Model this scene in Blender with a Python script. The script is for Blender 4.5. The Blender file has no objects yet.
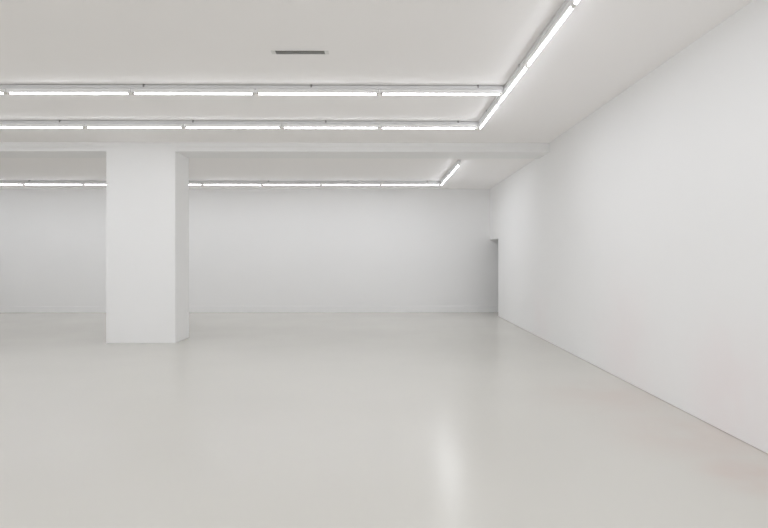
import bpy, bmesh, math
from mathutils import Vector, Matrix

scene = bpy.context.scene
COL = scene.collection

# ------------------------------------------------------------------ camera
EYE = 1.536
FOC = 600.0                 # focal length in pixels of the 768 px wide frame
YAW = math.radians(0.5)
HORIZON = 258.3
VPX = 384.8
CX = VPX + FOC * math.tan(YAW)

cam_data = bpy.data.cameras.new('camera')
cam_data.sensor_fit = 'HORIZONTAL'
cam_data.sensor_width = 36.0
cam_data.lens = FOC / 768.0 * 36.0
cam_data.shift_x = -(CX - 384.0) / 768.0
cam_data.shift_y = -(264.0 - HORIZON) / 768.0
cam_data.clip_start = 0.05
cam = bpy.data.objects.new('camera', cam_data)
cam.location = (0, 0, EYE)
cam.rotation_euler = (math.radians(90), 0, -YAW)
COL.objects.link(cam)
scene.camera = cam


def ray(px, py):
    u, v = (px - CX) / FOC, (HORIZON - py) / FOC
    return (u * math.cos(YAW) + math.sin(YAW), math.cos(YAW) - u * math.sin(YAW), v)


def on_z(px, py, z):
    r = ray(px, py)
    t = (z - EYE) / r[2]
    return r[0] * t, r[1] * t


def on_y(px, py, y):
    r = ray(px, py)
    t = y / r[1]
    return r[0] * t, EYE + r[2] * t


# ------------------------------------------------------------------ materials
def material(name, color, rough=0.6, spec=0.5, metal=0.0, vary=0.0, vary_scale=0.6,
             bump=0.0, bump_scale=60.0, rough_vary=0.0):
    m = bpy.data.materials.new(name)
    m.use_nodes = True
    nt = m.node_tree
    b = nt.nodes['Principled BSDF']
    b.inputs['Base Color'].default_value = (*color, 1)
    b.inputs['Roughness'].default_value = rough
    b.inputs['Specular IOR Level'].default_value = spec
    b.inputs['Metallic'].default_value = metal
    geo = nt.nodes.new('ShaderNodeNewGeometry')
    if vary:
        n = nt.nodes.new('ShaderNodeTexNoise')
        n.inputs['Scale'].default_value = vary_scale
        n.inputs['Detail'].default_value = 5
        nt.links.new(geo.outputs['Position'], n.inputs['Vector'])
        mp = nt.nodes.new('ShaderNodeMapRange')
        mp.inputs['From Min'].default_value = 0.3
        mp.inputs['From Max'].default_value = 0.7
        mp.inputs['To Min'].default_value = 1 - vary
        mp.inputs['To Max'].default_value = 1 + vary
        nt.links.new(n.outputs['Fac'], mp.inputs['Value'])
        mx = nt.nodes.new('ShaderNodeVectorMath')
        mx.operation = 'SCALE'
        mx.inputs[0].default_value = color
        nt.links.new(mp.outputs['Result'], mx.inputs['Scale'])
        nt.links.new(mx.outputs['Vector'], b.inputs['Base Color'])
        if rough_vary:
            mr = nt.nodes.new('ShaderNodeMapRange')
            mr.inputs['From Min'].default_value = 0.3
            mr.inputs['From Max'].default_value = 0.7
            mr.inputs['To Min'].default_value = rough - rough_vary
            mr.inputs['To Max'].default_value = rough + rough_vary
            nt.links.new(n.outputs['Fac'], mr.inputs['Value'])
            nt.links.new(mr.outputs['Result'], b.inputs['Roughness'])
    if bump:
        n2 = nt.nodes.new('ShaderNodeTexNoise')
        n2.inputs['Scale'].default_value = bump_scale
        n2.inputs['Detail'].default_value = 3
        nt.links.new(geo.outputs['Position'], n2.inputs['Vector'])
        bp = nt.nodes.new('ShaderNodeBump')
        bp.inputs['Strength'].default_value = bump
        bp.inputs['Distance'].default_value = 0.01
        nt.links.new(n2.outputs['Fac'], bp.inputs['Height'])
        nt.links.new(bp.outputs['Normal'], b.inputs['Normal'])
    return m


M_WALL = material('matte_white_paint', (0.885, 0.885, 0.885), rough=0.85, spec=0.25, vary=0.008, vary_scale=0.5, bump=0.02)
M_COLUMN = material('column_white_paint', (0.885, 0.885, 0.885), rough=0.85, spec=0.25, vary=0.005, vary_scale=0.7, bump=0.02)
M_CEIL = material('ceiling_white_paint', (0.945, 0.93, 0.925), rough=0.9, spec=0.2, vary=0.006, vary_scale=0.4, bump=0.02)
M_FLOOR = material('grey_epoxy_floor', (0.618, 0.604, 0.566), rough=0.235, spec=0.36, vary=0.006, vary_scale=0.7,
                   bump=0.02, bump_scale=2.5, rough_vary=0.01)
M_GAP = material('dark_plinth', (0.6, 0.58, 0.56), rough=0.8)
M_STEEL = material('white_enamelled_steel', (0.90, 0.90, 0.90), rough=0.4, spec=0.5)
M_RAIL = material('grey_white_rail_steel', (0.72, 0.725, 0.735), rough=0.45, spec=0.5)
M_CLIP = material('grey_steel_clip', (0.22, 0.22, 0.22), rough=0.5, metal=0.3)
M_HOLDER = material('cream_plastic_holder', (0.80, 0.78, 0.74), rough=0.6)
M_CAP = material('tube_cap_aluminium', (0.52, 0.50, 0.47), rough=0.6)
M_VENT = material('vent_white_enamel', (0.76, 0.755, 0.74), rough=0.45)
M_SLAT = material('vent_grey_blade', (0.30, 0.30, 0.285), rough=0.5)
M_DARK = material('vent_dark_interior', (0.09, 0.09, 0.085), rough=0.9)



def add_pink_bounce(m, centers, tint, noise_scale, amount):
    """faint pink bounce light painted into the base colour: irregular noise-shaped blotches about a few points"""
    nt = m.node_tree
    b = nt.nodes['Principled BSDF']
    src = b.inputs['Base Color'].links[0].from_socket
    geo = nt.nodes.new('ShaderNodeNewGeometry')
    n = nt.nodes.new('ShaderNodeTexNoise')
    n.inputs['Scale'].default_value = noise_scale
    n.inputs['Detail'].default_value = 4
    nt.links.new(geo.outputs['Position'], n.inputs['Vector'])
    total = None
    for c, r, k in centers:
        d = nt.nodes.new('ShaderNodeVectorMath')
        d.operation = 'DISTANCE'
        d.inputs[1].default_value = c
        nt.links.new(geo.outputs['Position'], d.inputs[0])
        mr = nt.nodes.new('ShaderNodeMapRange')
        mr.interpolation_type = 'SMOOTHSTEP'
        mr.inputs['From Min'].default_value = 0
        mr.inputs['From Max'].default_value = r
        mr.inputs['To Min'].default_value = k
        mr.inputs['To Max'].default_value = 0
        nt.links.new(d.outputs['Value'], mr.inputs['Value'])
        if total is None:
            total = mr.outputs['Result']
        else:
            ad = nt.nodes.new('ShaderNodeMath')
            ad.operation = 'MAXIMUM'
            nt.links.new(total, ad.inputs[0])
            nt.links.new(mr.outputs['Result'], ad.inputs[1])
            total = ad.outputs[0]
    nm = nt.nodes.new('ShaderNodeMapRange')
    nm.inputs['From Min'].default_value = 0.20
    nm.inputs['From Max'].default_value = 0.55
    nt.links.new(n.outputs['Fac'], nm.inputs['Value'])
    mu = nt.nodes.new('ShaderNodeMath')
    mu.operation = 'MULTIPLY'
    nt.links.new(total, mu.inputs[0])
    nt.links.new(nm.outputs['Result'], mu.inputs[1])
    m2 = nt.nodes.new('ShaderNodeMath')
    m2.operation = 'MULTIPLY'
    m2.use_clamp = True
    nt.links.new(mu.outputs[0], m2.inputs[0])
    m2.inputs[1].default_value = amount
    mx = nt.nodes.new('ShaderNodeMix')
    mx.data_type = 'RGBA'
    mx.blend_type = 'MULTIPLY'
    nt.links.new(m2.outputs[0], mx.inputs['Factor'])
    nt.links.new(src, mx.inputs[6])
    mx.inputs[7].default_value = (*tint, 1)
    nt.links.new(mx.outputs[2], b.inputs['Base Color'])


add_pink_bounce(M_FLOOR, [((2.6, 6.6, 0), 1.3, 0.7), ((2.7, 5.2, 0), 1.1, 0.8), ((2.7, 4.2, 0), 0.6, 1.8)], (0.985, 0.90, 0.89), 1.6, 1.0)  # pink bounce light painted into the floor colour beside the wall
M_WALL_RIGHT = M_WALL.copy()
M_WALL_RIGHT.name = 'matte_white_paint_pink_bounce'
add_pink_bounce(M_WALL_RIGHT, [((2.99, 5.2, 0.35), 1.1, 0.8), ((2.99, 7.5, 0.4), 1.4, 0.6), ((2.99, 11.5, 0.3), 1.0, 0.5)], (1.0, 0.94, 0.945), 1.3, 1.0)  # the same pink bounce light, painted low on the right wall

TUBE_STRENGTH = 28.0
TUBE_CUT = 14.0
GLOW = 14.0


def tube_material(name, strength):
    m = bpy.data.materials.new(name)
    m.use_nodes = True
    b = m.node_tree.nodes['Principled BSDF']
    b.inputs['Base Color'].default_value = (0.9, 0.9, 0.9, 1)
    b.inputs['Emission Color'].default_value = (0.96, 0.985, 1.035, 1)
    b.inputs['Emission Strength'].default_value = strength
    return m


M_TUBE = tube_material('lit_fluorescent_tube', GLOW)
M_TUBE_BACK = tube_material('lit_fluorescent_tube_back_room', GLOW * 1.25)


# ------------------------------------------------------------------ mesh helpers
def add_box(bm, x0, x1, y0, y1, z0, z1):
    v = [bm.verts.new((x, y, z)) for z in (z0, z1) for y in (y0, y1) for x in (x0, x1)]
    for f in ((0, 2, 3, 1), (4, 5, 7, 6), (0, 1, 5, 4), (2, 6, 7, 3), (0, 4, 6, 2), (1, 3, 7, 5)):
        bm.faces.new([v[i] for i in f])


def add_prism(bm, pts, x0, x1):
    """outline in (y, z) extruded along x"""
    a = [bm.verts.new((x0, y, z)) for y, z in pts]
    b = [bm.verts.new((x1, y, z)) for y, z in pts]
    n = len(pts)
    bm.faces.new(a)
    bm.faces.new(list(reversed(b)))
    for i in range(n):
        j = (i + 1) % n
        bm.faces.new((a[j], a[i], b[i], b[j]))


def add_rod(bm, x0, x1, y, z, r, seg=16):
    a = [bm.verts.new((x0, y + r * math.cos(t), z + r * math.sin(t))) for t in (2 * math.pi * i / seg for i in range(seg))]
    b = [bm.verts.new((x1, v.co.y, v.co.z)) for v in a]
    bm.faces.new(a)
    bm.faces.new(list(reversed(b)))
    for i in range(seg):
        j = (i + 1) % seg
        f = bm.faces.new((a[j], a[i], b[i], b[j]))
        f.smooth = True


def obj(name, bm, mat, parent=None, bevel=0.0):
    bmesh.ops.recalc_face_normals(bm, faces=bm.faces[:])
    if bevel:
        bmesh.ops.bevel(bm, geom=bm.edges[:], offset=bevel, segments=2, affect='EDGES', clamp_overlap=True)
    me = bpy.data.meshes.new(name)
    bm.to_mesh(me)
    bm.free()
    me.materials.append(mat)
    o = bpy.data.objects.new(name, me)
    COL.objects.link(o)
    if parent:
        o.parent = parent
    return o


def box(name, dims, mat, parent=None, bevel=0.0):
    bm = bmesh.new()
    add_box(bm, *dims)
    return obj(name, bm, mat, parent, bevel)


def structure(o):
    o['kind'] = 'structure'
    return o


def thing(name, label, cat, loc=(0, 0, 0), rz=0.0, group=None):
    o = bpy.data.objects.new(name, None)
    o.empty_display_size = 0.1
    COL.objects.link(o)
    o.location = loc
    o.rotation_euler = (0, 0, rz)
    o['label'] = label
    o['category'] = cat
    if group:
        o['group'] = group
    return o


# ------------------------------------------------------------------ room dimensions
CEIL = EYE + 2.10           # nearer ceiling
CEIL_BACK = EYE + 1.978     # slightly lower ceiling beyond the beam
BEAM = EYE + 1.938          # underside of the beam
XR = 3.0                   # right wall
XL = -13.0
YF = -4.5                   # room end behind the camera, left open to the sky
YB = on_z(380, 312.2, 0.0)[1]
YEND = on_y(498.4, 300, 1)[0] and 15.79

xc, yc = on_z(140, 343.2, 0.0)
COL_Y0 = yc
COL_X0 = on_y(106.2, 250, yc)[0]
COL_X1 = on_y(175.2, 250, yc)[0]
COL_Y1 = COL_X1 * ray(189.0, 250)[1] / ray(189.0, 250)[0]

# depth at which the right wall ends (door opening begins)
r_ = ray(498.3, 300)
YEND = r_[1] * XR / r_[0]
DOOR_TOP = EYE + ray(498.3, 238.2)[2] * XR / r_[0]
WALL_T = 0.22
HALL_X = XR + 1.6

# ------------------------------------------------------------------ setting
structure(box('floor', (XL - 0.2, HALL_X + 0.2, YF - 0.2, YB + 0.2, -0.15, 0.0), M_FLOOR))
bm = bmesh.new()
add_box(bm, XL - 0.2, HALL_X + 0.2, YF - 0.2, COL_Y1 - 0.02, CEIL, CEIL + 0.3)
add_box(bm, XL - 0.2, HALL_X + 0.2, COL_Y1 - 0.02, YB + 0.2, CEIL_BACK, CEIL + 0.3)
structure(obj('ceiling', bm, M_CEIL))

structure(box('wall_left', (XL - 0.2, XL, YF, YB, 0.0, CEIL), M_WALL))
structure(box('wall_back', (XL - 0.2, HALL_X + 0.2, YB, YB + 0.2, 0.0, CEIL_BACK), M_WALL))

G = 0.0045                   # shadow gap under the right wall
bm = bmesh.new()
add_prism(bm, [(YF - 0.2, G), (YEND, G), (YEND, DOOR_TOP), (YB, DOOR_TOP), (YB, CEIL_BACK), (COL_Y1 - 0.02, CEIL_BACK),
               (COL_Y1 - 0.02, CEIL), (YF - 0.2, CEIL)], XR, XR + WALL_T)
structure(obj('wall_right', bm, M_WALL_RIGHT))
structure(box('baseboard_right', (XR + 0.010, XR + WALL_T - 0.02, YF, YEND - 0.02, 0.0, G), M_GAP))
# passage beyond the opening
bm = bmesh.new()
add_box(bm, HALL_X, HALL_X + 0.2, YF, YB, 0.0, CEIL_BACK)
structure(obj('wall_passage', bm, M_WALL))

bm = bmesh.new()
add_prism(bm, [(YB, 0.0), (YB - 0.007, 0.0), (YB - 0.007, 0.165), (YB - 0.004, 0.176), (YB, 0.18)], XL, HALL_X)
structure(obj('baseboard_back', bm, M_WALL))

# beam: two runs either side of the column, with a fine groove along the face
bm = bmesh.new()
by0, by1 = COL_Y0 + 0.012, COL_Y1 - 0.02
prof = [(by0, CEIL), (by0, 3.546), (by0 + 0.008, 3.544), (by0 + 0.008, 3.537), (by0 - 0.002, 3.535), (by0 - 0.002, BEAM + 0.004),
        (by0 + 0.002, BEAM), (by1, BEAM), (by1, CEIL)]
add_prism(bm, prof, XL, COL_X0)
add_prism(bm, prof, COL_X1, XR)
beam = structure(obj('trim_1', bm, M_COLUMN))
beam['label'] = 'shallow white beam crossing the ceiling above the column'

# ------------------------------------------------------------------ column
cl = box('column', (COL_X0, COL_X1, COL_Y0, COL_Y1, 0.0, CEIL), M_COLUMN, bevel=0.006)
cl['label'] = 'square white column standing on the grey floor under the beam'
cl['category'] = 'column'

# ------------------------------------------------------------------ lights
RAIL_GAP, RAIL_H, RAIL_W = 0.012, 0.044, 0.058
TRAY_H, TRAY_W = 0.030, 0.046
TUBE_R = 0.012
TUBE_DROP = 0.104
BRACKET_PITCH = 2.02


def light_rail(length, zc, label, origin, rz, brackets):
    """local x runs along the rail, z = 0 at the ceiling"""
    t = thing('ceiling_light_rail', label, 'light rail', (origin[0], origin[1], zc), rz, 'ceiling light rails')
    bm = bmesh.new()
    w = RAIL_W / 2
    zt, zb = -RAIL_GAP, -RAIL_GAP - RAIL_H
    add_prism(bm, [(-w, zt), (w, zt), (w, zb + 0.004), (w - 0.004, zb), (-w + 0.004, zb), (-w, zb + 0.004)], 0, length)
    body = obj('channel', bm, M_RAIL, t)
    for bx in brackets:
        bm = bmesh.new()
        for s in (-1, 1):
            ys = sorted((s * w, s * (w + 0.003)))
            add_box(bm, bx - 0.009, bx + 0.009, ys[0], ys[1], -0.034, 0.0)
        add_box(bm, bx - 0.009, bx + 0.009, -w, w, -0.004, 0.0)
        add_box(bm, bx - 0.006, bx + 0.006, -0.006, 0.006, -RAIL_GAP, -0.004)
        obj('bracket', bm, M_CLIP, t)
    return t


def make_tube_light(length, lamp):
    t = thing('ceiling_tube_light', '', 'tube light', (0, 0, 0), 0, 'fluorescent tube lights')
    ztop = -RAIL_GAP - RAIL_H
    w = TRAY_W / 2
    zw = -TUBE_DROP + TUBE_R * 0.75     # the tube back sits in the batten
    bm = bmesh.new()
    add_prism(bm, [(-w, ztop), (w, ztop), (w, zw + 0.004), (w - 0.004, zw), (-w + 0.004, zw), (-w, zw + 0.004)], 0.006, length - 0.006)
    obj('housing', bm, M_STEEL, t)
    zt = -TUBE_DROP
    for x0, x1 in ((0.008, 0.022), (length - 0.022, length - 0.008)):
        bm = bmesh.new()
        add_prism(bm, [(-0.014, zw - 0.002), (0.014, zw - 0.002), (0.014, zt), (0.008, zt - 0.015), (-0.008, zt - 0.015), (-0.014, zt)], x0, x1)
        obj('lamp_holder', bm, M_HOLDER, t)
    # the lamp itself: a strip of light along the underside of the tube
    ld = bpy.data.lights.new('lamp', 'AREA')
    ld.shape = 'RECTANGLE'
    ld.size, ld.size_y = length - 0.09, 0.022
    k = 1.5 if lamp is M_TUBE_BACK else 1.0
    ld.energy = math.pi * ld.size * 0.030 * TUBE_STRENGTH * k
    ld.color = (0.96, 0.985, 1.035)
    lo = bpy.data.objects.new('lamp', ld)
    COL.objects.link(lo)
    lo.parent = t
    lo.location = (length / 2, 0, zt - TUBE_R - 0.001)
    # LED tube: diffuser below, opaque heat sink on the back
    c, n = math.radians(TUBE_CUT), 22
    arc = [(TUBE_R * math.cos(a), zt + TUBE_R * math.sin(a)) for a in (c - i * (math.pi + 2 * c) / n for i in range(n + 1))]
    bm = bmesh.new()
    add_prism(bm, arc, 0.040, length - 0.040)
    tube = obj('tube', bm, lamp, t)
    zs = zt + TUBE_R * math.sin(c) + 0.0005
    arc = [(TUBE_R * math.cos(a), zs - TUBE_R * math.sin(c) + TUBE_R * math.sin(a)) for a in (c + i * (math.pi - 2 * c) / 12 for i in range(13))]
    bm = bmesh.new()
    add_prism(bm, arc, 0.040, length - 0.040)
    obj('heat_sink', bm, M_STEEL, tube)
    for x0, x1 in ((0.022, 0.040), (length - 0.040, length - 0.022)):
        bm = bmesh.new()
        add_rod(bm, x0, x1, 0, zt, TUBE_R + 0.0005)
        obj('end_cap', bm, M_CAP, tube)
    return t


protos = {}


def copy_tree(o, parent=None):
    c = o.copy()
    COL.objects.link(c)
    if parent:
        c.parent = parent
    for ch in o.children:
        copy_tree(ch, c)
    return c


def tube_light(length, zc, origin, rz, label):
    lamp = M_TUBE if zc == CEIL else M_TUBE_BACK
    key = (round(length, 3), lamp.name)
    if key not in protos:
        t = protos[key] = make_tube_light(length, lamp)
    else:
        t = copy_tree(protos[key])
    t.location = (origin[0], origin[1], zc)
    t.rotation_euler = (0, 0, rz)
    t['label'] = label
    return t


ORD = ['first', 'second', 'third', 'fourth', 'fifth', 'sixth', 'seventh', 'eighth', 'ninth', 'tenth']


def row(px, py, zc, x_right, n, pitch, bracket_px, where, rail_right, seen):
    """a row parallel to the back wall; (px, py) is a pixel on its tube"""
    y = on_z(px, py, zc - TUBE_DROP)[1]
    x_left = x_right - n * pitch
    br = []
    bx0 = on_y(bracket_px, py, y)[0]
    k = -8
    while k < 8:
        bx = bx0 + k * BRACKET_PITCH
        if x_left + 0.05 < bx < rail_right - 0.05:
            br.append(bx - x_left)
        k += 1
    light_rail(rail_right - x_left, zc, 'grey-white rail holding the ' + where, (x_left, y), 0.0, br)
    for i in range(n):
        if i == 0:
            l = 'lit tube light at the right end of the ' + where
        elif i < seen:
            l = 'lit tube light, %s from right in the %s' % (ORD[i], where)
        else:
            l = 'tube light outside the picture, %s in the %s' % (ORD[i], where)
        tube_light(pitch, zc, (x_right - (i + 1) * pitch, y), 0.0, l)
    return y


XRUN = 1.465
w2 = RAIL_W / 2 + 0.001
y1 = row(300, 93.8, CEIL, 1.434, 8, 1.50, 311.5, 'row nearest the vent', XRUN - w2, 5)
y2 = row(300, 127.75, CEIL, 1.417, 8, 1.495, 326, 'row before the beam', XRUN - w2, 5)
y3 = row(300, 184.8, CEIL_BACK, 1.402, 9, 1.51, 348, 'farthest row along the back wall', XRUN - 0.02 - w2, 8)


def fill_row(y, where, n=8):
    """added fill lights: unseen rows over and behind the camera, outside the picture"""
    x0 = 1.42 - n * 1.495
    light_rail(XRUN - w2 - x0, CEIL, 'grey-white mounting rail holding the ' + where, (x0, y), 0.0, [0.6 + 2 * k for k in range(6)])
    for i in range(n):
        tube_light(1.495, CEIL, (1.42 - (i + 1) * 1.495, y), 0.0, 'tube light outside the picture, %s in the %s' % (ORD[i], where))


fill_row(3.3, 'added fill row just out of view overhead')
fill_row(0.3, 'added fill row overhead')
fill_row(-2.4, 'added fill row behind the viewer')


def run(x, y_far, zc, n, pitch, where, labels, brackets, skew=0.0):
    a = -math.pi / 2 + skew
    ux, uy = math.cos(a), math.sin(a)
    L = n * pitch + 0.02
    light_rail(L, zc, 'grey-white mounting rail holding the ' + where, (x, y_far), a, brackets)
    for i in range(n):
        tube_light(pitch, zc, (x + ux * (0.01 + i * pitch), y_far + uy * (0.01 + i * pitch)), a, labels[i])


lab = ['lit white tube light ending the right-wall run, touching the row before the beam',
       'lit white tube light, second from the far end of the right-wall run',
       'lit white tube light, third from the far end of the right-wall run',
       'tip of lit tube light at the top picture edge, nearest in the right-wall run']
lab += ['lit tube light beyond the top edge, %s from the far end of the right-wall run' % ORD[i] for i in range(4, 8)]
run(XRUN, y2 + 0.045, CEIL, 8, 1.50, 'long tube run beside the right wall', lab, [0.75, 2.75, 4.75, 6.75, 8.75, 10.75], math.radians(0.35))
lab = ['lit white tube light of the short run behind the beam, touching the farthest row',
       'lit white tube light of the short run behind the beam, nearer the beam']
run(XRUN - 0.02, y3 + 0.04, CEIL_BACK, 2, 1.67, 'short run of ceiling tubes behind the beam', lab, [1.2], math.radians(0.8))

# ------------------------------------------------------------------ ceiling vent
vx0, vy0 = on_z(272.6, 54.1, CEIL)
vx1, vy1 = on_z(329.4, 50.3, CEIL)
vx1 = on_z(329.4, 54.3, CEIL)[0]
cxv, cyv = (vx0 + vx1) / 2, (vy0 + vy1) / 2
hw, hd = (vx1 - vx0) / 2, (vy1 - vy0) / 2 + 0.012
t = thing('air_vent', 'dark slotted air vent set in the white ceiling', 'air vent', (cxv, cyv, CEIL))
bm = bmesh.new()
fw, fd, ft = 0.042, 0.012, 0.005
add_box(bm, -hw, -hw + fw, -hd, hd, -ft, 0)
add_box(bm, hw - fw, hw, -hd, hd, -ft, 0)
add_box(bm, -hw + fw, hw - fw, -hd, -hd + fd, -ft, 0)
add_box(bm, -hw + fw, hw - fw, hd - fd, hd, -ft, 0)
obj('frame', bm, M_VENT, t)
box('backing', (-hw + fw, hw - fw, -hd + fd, hd - fd, -0.001, 0), M_DARK, t)
for yy, hw_ in ((0.004, 0.011), (0.034, 0.005)):
    bm = bmesh.new()
    add_box(bm, -hw + fw, hw - fw, yy - hw_, yy + hw_, -0.0035, -0.0005)
    obj('slat', bm, M_SLAT, t)

# ------------------------------------------------------------------ world and colour
w = bpy.data.worlds.new('world')
scene.world = w
w.use_nodes = True
w.node_tree.nodes['Background'].inputs['Color'].default_value = (0.97, 0.985, 1.0, 1)
w.node_tree.nodes['Background'].inputs['Strength'].default_value = 1.0

scene.view_settings.view_transform = 'Standard'
scene.view_settings.look = 'None'
scene.view_settings.gamma = 1.0
scene.view_settings.use_curve_mapping = False
scene.view_settings.exposure = 0.06
scene.cycles.use_adaptive_sampling = False
scene.cycles.sample_clamp_indirect = 6.0
scene.cycles.max_bounces = 16
scene.cycles.diffuse_bounces = 12
